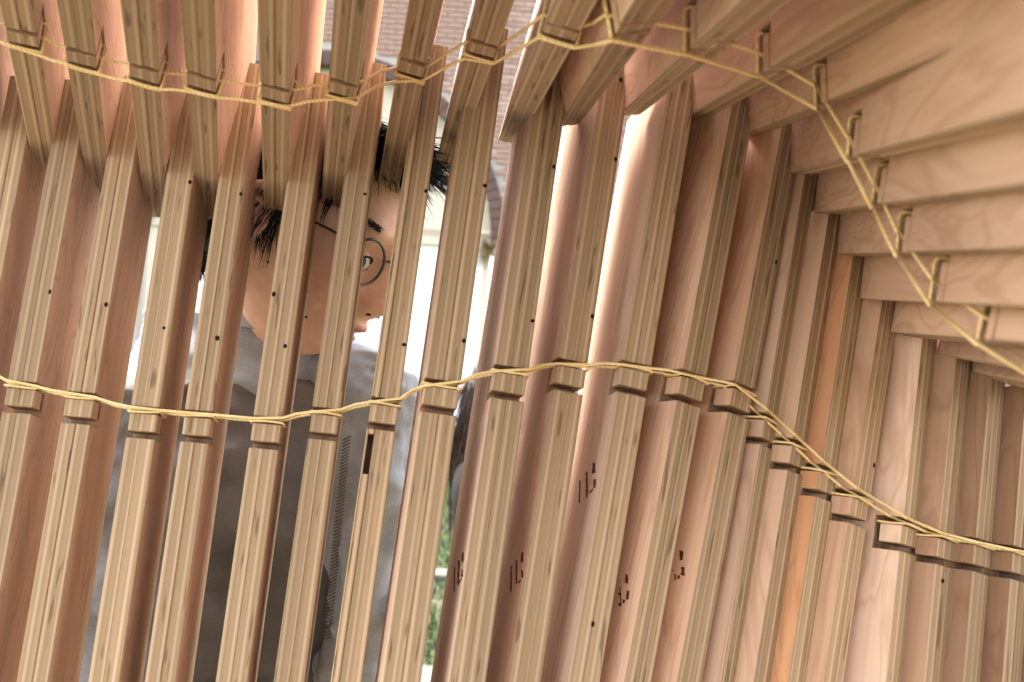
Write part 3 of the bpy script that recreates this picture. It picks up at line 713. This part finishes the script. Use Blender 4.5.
def cloth(name, col, var=.12, rough=.85):
    m, t, b = new_mat(name, rough, 0.15)
    tc = N(t, 'ShaderNodeTexCoord'); n1 = N(t, 'ShaderNodeTexNoise', i_Scale=7.0, i_Detail=5.0); 
    wv = N(t, 'ShaderNodeTexNoise', i_Scale=900.0, i_Detail=1.0)
    t.links.new(tc.outputs['Object'], n1.inputs['Vector']); t.links.new(tc.outputs['Object'], wv.inputs['Vector'])
    c = ramp(t, n1.outputs[0], [(0.3, tuple(x * (1 - var) for x in col)), (0.7, tuple(min(1, x * (1 + var)) for x in col))])
    c = mix(t, 1.0, c, ramp(t, wv.outputs[0], [(0.35, (.88, .88, .88)), (0.65, (1.08, 1.08, 1.08))]), 'MULTIPLY')
    t.links.new(c, b.inputs['Base Color'])
    n3 = N(t, 'ShaderNodeTexNoise', i_Scale=30.0, i_Detail=4.0, i_Distortion=1.2); t.links.new(tc.outputs['Object'], n3.inputs['Vector'])
    bp = N(t, 'ShaderNodeBump', i_Strength=0.5, i_Distance=0.004); t.links.new(n3.outputs[0], bp.inputs['Height']); t.links.new(bp.outputs[0], b.inputs['Normal'])
    return m
SHIRT = cloth('grey blue cotton', (.40, .44, .50))
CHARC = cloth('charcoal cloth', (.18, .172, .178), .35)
BLACK = cloth('black cloth', (.02, .02, .022)); WHITE = cloth('white cloth', (.75, .73, .70))

# ---- the person peering through the slats
HC = at(307, 231, .895)
HB = basis((.87, -.38, -.33), (.40, .90, -.02)); HM = Matrix.Translation(HC) @ HB
p1 = empty('person', Vector((HC.x - .05, HC.y, 0)))
tag(p1, 'person with short black hair and round spectacles, grey-blue shirt, leaning to peer between the slats', 'person')
def put(name, bm, parent, mats, smooth=True):
    o = from_bm(name, bm, parent, mats, smooth)
    o.matrix_parent_inverse = parent.matrix_world.inverted() if False else Matrix.Translation(-p_root)
    return o
p_root = p1.location.copy()
bm = head_bm(); bmesh.ops.transform(bm, matrix=HM, verts=bm.verts)
for s in (1, -1): ear_bm(bm, s, HM @ Matrix.Translation(Vector((s * .071, -.004, -.008))))
def tocam(pts): return [at(*p) for p in pts]
# neck and upper chest run on from under the jaw
nk = smooth_pts(tocam([(300, 262, .93), (282, 285, .94), (262, 318, .955), (246, 362, .975), (240, 420, .99)]), 5)
nr = [(.050 + .003 * math.cos(i * .3)) if i < 12 else .050 + (i - 12) * .006 for i in range(len(nk))]
tube(bm, nk, nr, 28)
# right hand, bent fingers and thumb, joined by a forearm that runs up the sleeve
wr = at(402, 632, .94); 
def finger(base, dirs, r0):
    pts = [base]; 
    for d_, l in dirs: pts.append(pts[-1] + d_.normalized() * l)
    sp = smooth_pts(pts, 3); n = len(sp)
    tube(bm, sp, [r0 * (1 - .28 * i / (n - 1)) for i in range(n - 1)] + [r0 * .35], 9)
bm_head = bm
from mathutils.bvhtree import BVHTree
bm_head.normal_update(); tree = BVHTree.FromBMesh(bm_head); moles = []
for mx, my in ((308, 291), (306, 317), (268, 262)):
    o_ = Vector((0, 0, CAM_Z)); h_ = tree.ray_cast(o_, (at(mx, my, 1) - o_).normalized())
    if h_[0]: moles.append(h_[0])
bm = bmesh.new()
tube(bm, smooth_pts([at(365, 690, .93), at(384, 660, .93), wr], 4), [.034, .032, .030, .028, .026, .024, .023, .021, .019], 14)
palm = [wr, at(412, 618, .925), at(414, 604, .925)]
tube(bm, smooth_pts(palm, 4), [.016, .017, .018, .018, .018, .018, .017, .016, .013], 14)
for q in range(4):
    bb = at(406 + q * 1.5, 598 + q * 7, .915)
    l = (.036, .040, .038, .030)[q]
    finger(bb, [(RV * .1 + UV * .2 - FV * .9, l * .6), (-RV * .1 + UV * .2 - FV * .9, l * .5), (-RV * .6 - UV * .5 - FV * .3, l * .4)], .0085 if q < 3 else .0075)
finger(at(410, 606, .925), [(RV * .1 + UV * .7 - FV * .5, .022), (-RV * .1 + UV * .9 - FV * .3, .018)], .0088)
put('hand', bm, p1, [SKIN])
body = put('body', bm_head, p1, [SKIN, LIPS])
for q_ in moles:
    bm = bmesh.new(); bmesh.ops.create_uvsphere(bm, u_segments=8, v_segments=6, radius=.0013, matrix=Matrix.Translation(q_)); put('mole', bm, p1, [plain('mole', (.12, .05, .035), .6, .2)])
# eyes
for s in (1, -1):
    ec = HM @ Vector((s * .0300, .0805, -.0065)); bm = bmesh.new()
    bmesh.ops.create_uvsphere(bm, u_segments=56, v_segments=40, radius=.0124, matrix=Matrix.Translation(ec) @ HB)
    look = (HB.to_3x3() @ Vector((.66, .75, .0))).normalized()
    for f in bm.faces:
        a = (f.calc_center_median() - ec).normalized().angle(look); f.material_index = 1 if a < math.radians(31) else 0
    eye = put('eye', bm, p1, [EYEW, IRIS])
    bm = bmesh.new()      # upper and lower lids, lash line
    for up_, mi in ((1, 0), (-1, 0)):
        rows = []
        for j in range(5):
            row = []
            for i in range(13):
                az = math.radians(-80 + 160 * i / 12); edge = math.radians(30 if up_ > 0 else -26) * max(0, 1 - (abs(az) / math.radians(60)) ** 2) ** .7
                el = edge + up_ * math.radians(60) * j / 4
                rr = .0134 + .0006 * (j == 0)
                v = Vector((math.sin(az) * math.cos(el), math.cos(az) * math.cos(el), math.sin(el))) * rr
                row.append(bm.verts.new(ec + HB.to_3x3() @ v))
            rows.append(row)
        for r0, r1 in zip(rows, rows[1:]):
            for i in range(12): f = bm.faces.new((r0[i], r0[i + 1], r1[i + 1], r1[i])); f.material_index = 0
        if up_ > 0:
            tube(bm, [v.co + HB.to_3x3() @ Vector((0, .0008, 0)) for v in rows[0]], [.0002] + [.0009] * 11 + [.0002], 5, mi=1)
    put('eyelid', bm, p1, [SKIN, HAIR])
    bm = bmesh.new()      # eyebrow of short hairs
    for i in range(150):
        u = i / 149; x = s * (.014 + .040 * u); z = .0235 + .006 * math.sin(u * 2.4) + random.uniform(-.0032, .0032) * (1 - .5 * u)
        y = .0925 - .012 * u ** 2 - .0035
        a = HM @ Vector((x, y, z)); b2 = HM @ Vector((x + s * .008, y - .001 + .0022, z + random.uniform(-.001, .0025) - .002 * u))
        tube(bm, [a, (a + b2) / 2 + HB.to_3x3() @ Vector((0, .0016, 0)), b2], [.0006, .0006, .0001], 3)
    put('eyebrow', bm, p1, [HAIR])
bm = bmesh.new()
for s in (1, -1):
    bmesh.ops.create_uvsphere(bm, u_segments=10, v_segments=8, radius=1, matrix=HM @ Matrix.Translation((s * .0090, .1010, -.0490)) @ Matrix.Diagonal((.0030, .0050, .0020, 1)))
put('nostril', bm, p1, [plain('nostril shade', (.05, .02, .015), .8, .1)])
# round spectacles
gl = bmesh.new(); R3 = HB.to_3x3()
for s in (1, -1):
    c = Vector((s * .0365, .0950, -.005)); n = 36
    loop = [HM @ (c + Vector((.0235 * math.cos(a), -.004 * abs(math.cos(a)) * 0 - s * .0045 * math.cos(a), .0215 * math.sin(a)))) for a in (2 * math.pi * i / n for i in range(n + 1))]
    tube(gl, loop, .00135, 7, caps=False)
    arm_ = [HM @ Vector(v) for v in ((s * .060, .0905, .004), (s * .071, .088, .007), (s * .078, .045, .010), (s * .080, .002, .010), (s * .078, -.012, -.004))]
    tube(gl, smooth_pts(arm_, 4), .0012, 6)
tube(gl, smooth_pts([HM @ Vector(v) for v in ((.0133, .0972, .002), (0, .104, .005), (-.0133, .0972, .002))], 4), .0012, 6)
spec = put('spectacles', gl, p1, [FRAME])
LENS, t_, b_ = new_mat('spectacle lens', 0.02, 0.5); b_.inputs['Alpha'].default_value = 0.10; b_.inputs['Base Color'].default_value = (.9, .92, .95, 1)
for s in (1, -1):
    bm = bmesh.new(); c = Vector((s * .0365, .0950, -.005)); n = 30
    rr = [[bm.verts.new(HM @ (c + Vector((.0228 * math.cos(a), dy - s * .0044 * math.cos(a), .0208 * math.sin(a))))) for a in (2 * math.pi * i / n for i in range(n))] for dy in (0, -.0008)]
    bm.faces.new(rr[0]); bm.faces.new(rr[1][::-1])
    for i in range(n): bm.faces.new((rr[0][i], rr[1][i], rr[1][(i + 1) % n], rr[0][(i + 1) % n]))
    bmesh.ops.recalc_face_normals(bm, faces=bm.faces)
    o = from_bm('lens', bm, spec, [LENS]); o.matrix_parent_inverse = Matrix.Translation(-p_root)
# hair: a close cap with many strands over it, a spiky fringe in front
def hair(bm, HM_, n_str, length, hline, spiky=.0, seed=3, droop=.5, rad=.0009):
    rn = random.Random(seed)
    NU, NV = 80, 50; rows = []
    for j in range(NV + 1):
        th = math.radians(128) * j / NV; row = []
        for i in range(NU):
            ph = 2 * math.pi * i / NU
            d = Vector((math.sin(th) * math.cos(ph), math.sin(th) * math.sin(ph), math.cos(th)))
            k = 1 + .03 * noise.noise(d * 6)
            p = Vector((d.x * .0845, d.y * (.103 if d.y > 0 else .108), d.z * .126)) * k
            row.append((p, bm.verts.new(HM_ @ p)))
        rows.append(row)
    for j in range(NV):
        for i in range(NU):
            q = [rows[j][i], rows[j][(i + 1) % NU], rows[j + 1][(i + 1) % NU], rows[j + 1][i]]
            c = sum((a[0] for a in q), Vector()) / 4
            if c.z > hline(c.y, abs(c.x)):
                f = bm.faces.new([a[1] for a in q][::-1]); f.smooth = True
    bmesh.ops.delete(bm, geom=[v for v in bm.verts if not v.link_faces], context='VERTS')
    cnt = 0
    while cnt < n_str:
        d = Vector((rn.gauss(0, 1), rn.gauss(0, 1), rn.gauss(.2, 1))).normalized()
        p = Vector((d.x * .083, d.y * .102, d.z * .124))
        if p.z < hline(p.y, abs(p.x)) + rn.uniform(-.004, .004): continue
        cnt += 1
        flow = Vector((p.x * 3, p.y * 1.4 + .15, 0)) if p.z > .06 else Vector((p.x, -.15 if p.y < .03 else .1, -1))
        flow = flow.normalized(); flow = (flow - d * flow.dot(d) + Vector((rn.gauss(0, .16), rn.gauss(0, .16), rn.gauss(0, .16)))).normalized()
        L = length * rn.uniform(.6, 1.2); q = p; pts = [HM_ @ q]; dirv = (flow + d * (.07 + spiky * (p.y > .05))).normalized()
        for s in range(4):
            q = q + dirv * L / 4; dirv = (dirv - Vector((0, 0, droop * .35)) + Vector((rn.gauss(0, .08), 0, 0))).normalized()
            rq = Vector((q.x / .085, q.y / .104, q.z / .126))
            if rq.length < 1: q = q / rq.length
            pts.append(HM_ @ q)
        tube(bm, pts, [rad, rad * 1.1, rad, rad * .7, rad * .15], 3, caps=False)
def hl1(y, x):
    if y > .055: return .080
    if y > .022: return .040
    if y > .008: return .010
    return -.055 if y < -.034 else .034
bm = bmesh.new(); hair(bm, HM, 6500, .034, hl1, .35, 3, .4, .00055)
rn = random.Random(5)
for i in range(520):     # fringe
    x = rn.uniform(-.045, .05); a = Vector((x, .072 + rn.uniform(-.03, .004), .104 + rn.uniform(-.012, .010)))
    dv = Vector((x * 3 + rn.gauss(0, .25), 1, rn.gauss(.10, .24))).normalized(); L = rn.uniform(.035, .07)
    q = a; pts = [HM @ q]
    for s in range(4):
        q = q + dv * L / 4; dv = (dv - Vector((0, 0, .10))).normalized(); pts.append(HM @ q)
    tube(bm, pts, [.0006, .0006, .0005, .0004, .0001], 3, caps=False)
for i in range(60):      # side lock in front of the ear
    a = Vector((.079, rn.uniform(.0, .022), rn.uniform(-.012, .02))); L = rn.uniform(.02, .042); dv = Vector((.05, rn.gauss(.15, .18), -1)).normalized()
    tube(bm, [HM @ a, HM @ (a + dv * L * .5), HM @ (a + dv * L + Vector((.001, .004, 0)))], [.0005, .0005, .0001], 3, caps=False)
put('hair', bm, p1, [HAIR])
# shirt: torso, near sleeve, collar
bm = bmesh.new()
loft(bm, px_rings([(205, 288, 1.01, 20, .04), (212, 296, 1.01, 52, .07), (236, 314, 1.01, 92, .09), (256, 342, 1.0, 116, .11), (266, 385, 1.0, 136, .125), (264, 450, 1.0, 144, .13), (258, 560, 1.0, 140, .13), (254, 700, 1.0, 134, .125), (254, 820, 1.0, 134, .125)], 120), 110, .020, 10, seed=2, stretch=(.7, 1, 1.3))
loft(bm, px_rings([(330, 333, .97, 22, .03), (350, 348, .955, 42, .05), (366, 376, .94, 54, .06), (374, 412, .93, 53, .062), (372, 470, .925, 46, .06), (366, 540, .92, 40, .057), (360, 610, .92, 40, .055), (358, 668, .92, 42, .055), (362, 715, .92, 36, .05)], 90), 64, .016, 14, seed=9, stretch=(.7, 1, 1.3))
loft(bm, px_rings([(352, 705, .92, 34, .045), (372, 684, .92, 33, .042), (384, 664, .93, 31, .038), (400, 636, .935, 29, .036), (413, 610, .945, 27, .034), (418, 590, .95, 21, .028), (419, 577, .952, 8, .012)], 24, math.radians(-40)), 40, .006, 16, seed=4)
R3_ = []
for i in range(41):      # collar standing round the neck
    a = 2 * math.pi * i / 40
    R3_.append(at(262 + 60 * math.cos(a), 318 - 14 * math.cos(a) * -1 + 5 * math.sin(a), .965 - .066 * math.sin(a)))
for i in range(40):
    pass
rows = []
for dz, gr in ((-.006, 1.16), (.012, 1.04), (.027, 1.0), (.026, 1.06), (.004, 1.28), (-.006, 1.42)):
    c0 = at(262, 318, .965); rows.append([bm.verts.new(c0 + (p - c0) * gr + UV * dz - RV * dz * .3) for p in R3_[:40]])
for r0, r1 in zip(rows, rows[1:]):
    for k in range(40):
        f = bm.faces.new((r0[k], r0[(k + 1) % 40], r1[(k + 1) % 40], r1[k])); f.smooth = True
put('shirt', bm, p1, [SHIRT])
# separate charcoal cloth layer over the lower torso, with a stitched seam
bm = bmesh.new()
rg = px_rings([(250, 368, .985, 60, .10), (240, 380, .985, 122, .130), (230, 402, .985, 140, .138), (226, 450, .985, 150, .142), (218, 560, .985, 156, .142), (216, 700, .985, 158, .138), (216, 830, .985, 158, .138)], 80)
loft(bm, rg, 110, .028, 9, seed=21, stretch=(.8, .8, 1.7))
put('dark_cloth', bm, p1, [CHARC])
bm = bmesh.new()
for i in range(60):
    y = 440 + i * 3.4; x = 347 - (y - 440) * .10
    a = at(x - 4, y, .850 + .0004 * i); b2 = at(x + 4, y - 4, .850 + .0004 * i)
    tube(bm, [a, (a + b2) / 2 - FV * .0015, b2], .0009, 5)
put('stitching', bm, p1, [plain('grey thread', (.16, .155, .16), .8, .1)])
# trousers and shoes down to the ground
bm = bmesh.new()
for sx in (-.075, .075):
    hip = at(245, 800, 1.0); hip = Vector((hip.x + sx, 1.0, .95))
    rings = []
    for i in range(26):
        u = i / 25; z = .98 - .90 * u; r = .105 - .045 * u
        rings.append((Vector((hip.x + sx * .3 * u, 1.0 + .02 * math.sin(u * 3), z)), Vector((r, 0, 0)), Vector((0, r * 1.05, 0))))
    loft(bm, rings, 28, .008, 9, seed=sx * 40)
put('trousers', bm, p1, [CHARC])
bm = bmesh.new()
for sx in (-.0975, .0975):
    hx = at(245, 800, 1.0).x
    pts = smooth_pts([Vector((hx + sx, 1.06, .045)), Vector((hx + sx + .03, 1.0, .05)), Vector((hx + sx + .09, .96, .042)), Vector((hx + sx + .15, .94, .032))], 4)
    tube(bm, pts, [.03] + [.044] * (len(pts) - 4) + [.04, .036, .02], 14)
put('shoe', bm, p1, [BLACK])

# ---- the dark-haired person farther off
D2 = 2.75
HC2 = at(500, 398, D2); HB2 = basis((.95, -.05, -.18), (.03, 1, 0)); HM2 = Matrix.Translation(HC2) @ HB2
p_root = Vector((HC2.x, D2, 0))
p2 = empty('person', p_root)
tag(p2, 'person with long dark brown hair, black top and white trousers, facing right behind the slats', 'person')
bm = head_bm(); bmesh.ops.transform(bm, matrix=HM2, verts=bm.verts)
for s in (1, -1): ear_bm(bm, s, HM2 @ Matrix.Translation(Vector((s * .071, -.004, -.008))))
tube(bm, smooth_pts([HC2 + Vector((.0, 0, -.06)), HC2 + Vector((-.015, 0, -.14)), HC2 + Vector((-.02, 0, -.22))], 4), [.052] * 5 + [.056, .065, .08, .1], 20)
put('body', bm, p2, [SKIN, LIPS])
bm = bmesh.new()
hair(bm, HM2, 1500, .10, lambda y, x: .06 if y > .055 else (-.02 if y > .02 else -.08), .0, 8, .9, .0014)
rn = random.Random(9)
for i in range(900):     # long hair down the back
    a = rn.uniform(-1.9, 1.9); r = rn.uniform(.6, 1.0)
    p = Vector((math.sin(a) * .08 * r, -math.cos(a) * .095 * r - .012, rn.uniform(-.05, .05))); pts = [HM2 @ p]; q = p; L = rn.uniform(.22, .42)
    for s in range(6):
        q = q + Vector((math.sin(s * 1.3 + i) * .012, -.004 + .012 * math.sin(s + i * .7), -L / 6)); pts.append(HM2 @ q)
    tube(bm, pts, [.0022] * 6 + [.0004], 3, caps=False)
put('hair', bm, p2, [BROWN])
def vr(keys, n): 
    return [(Vector((x, y, z)), Vector((hw, 0, 0)), Vector((0, hd, 0))) for x, y, z, hw, hd in interp(keys, n)]
X2 = HC2.x; bm = bmesh.new()
z0 = HC2.z
loft(bm, vr([(X2 - .02, D2, z0 - .17, .06, .06), (X2 - .02, D2, z0 - .21, .095, .15), (X2 - .02, D2, z0 - .30, .105, .19), (X2 - .01, D2, z0 - .45, .10, .16), (X2 - .01, D2, z0 - .56, .10, .15)], 30), 40, .008, 9, seed=3)
for s in (-1, 1): loft(bm, vr([(X2 - .02, D2 + s * .17, z0 - .22, .045, .05), (X2 - .03, D2 + s * .20, z0 - .36, .045, .045), (X2 + .0, D2 + s * .2, z0 - .52, .04, .04), (X2 + .10, D2 + s * .17, z0 - .62, .032, .032)], 20), 20, .004, 12, seed=s)
put('top', bm, p2, [BLACK])
bm = bmesh.new()
loft(bm, vr([(X2 - .01, D2, z0 - .53, .10, .155), (X2 - .01, D2, z0 - .65, .115, .18), (X2, D2, z0 - .76, .115, .175)], 14), 36, .006, 9, seed=6)
for s in (-1, 1): loft(bm, vr([(X2, D2 + s * .09, z0 - .72, .095, .09), (X2 + .01, D2 + s * .1, z0 - .95, .07, .07), (X2, D2 + s * .1, .08, .055, .055)], 20), 24, .005, 9, seed=s + 2)
put('trousers', bm, p2, [WHITE])
bm = bmesh.new()
for s in (-1, 1):
    fx = X2 + .13; y = D2 + s * .17; z = z0 - .64
    tube(bm, smooth_pts([Vector((X2 + .09, y, z0 - .615)), Vector((fx, y, z)), Vector((fx + .05, y, z))], 3), [.024, .026, .028, .028, .026, .024, .02], 10)
    for q in range(4):
        b0 = Vector((fx + .045, y - .024 + q * .016, z)); l = (.03, .034, .032, .025)[q]
        tube(bm, smooth_pts([b0, b0 + Vector((l, 0, -.004)), b0 + Vector((l * 1.5, 0, -.022)), b0 + Vector((l * 1.4, 0, -.042))], 3), [.008] * 7 + [.007, .006, .003], 8)
    tube(bm, smooth_pts([Vector((fx + .01, y - s * .022, z)), Vector((fx + .035, y - s * .036, z - .01)), Vector((fx + .055, y - s * .034, z - .02))], 3), [.01] * 4 + [.008, .007, .003], 8)
put('hand', bm, p2, [SKIN])
bm = bmesh.new()
for s in (-1, 1): 
    pts = smooth_pts([Vector((X2 - .04, D2 + s * .1, .045)), Vector((X2 + .03, D2 + s * .1, .055)), Vector((X2 + .12, D2 + s * .1, .04)), Vector((X2 + .17, D2 + s * .1, .03))], 4)
    tube(bm, pts, [.03] + [.044] * (len(pts) - 3) + [.035, .02], 14)
put('shoe', bm, p2, [BLACK])
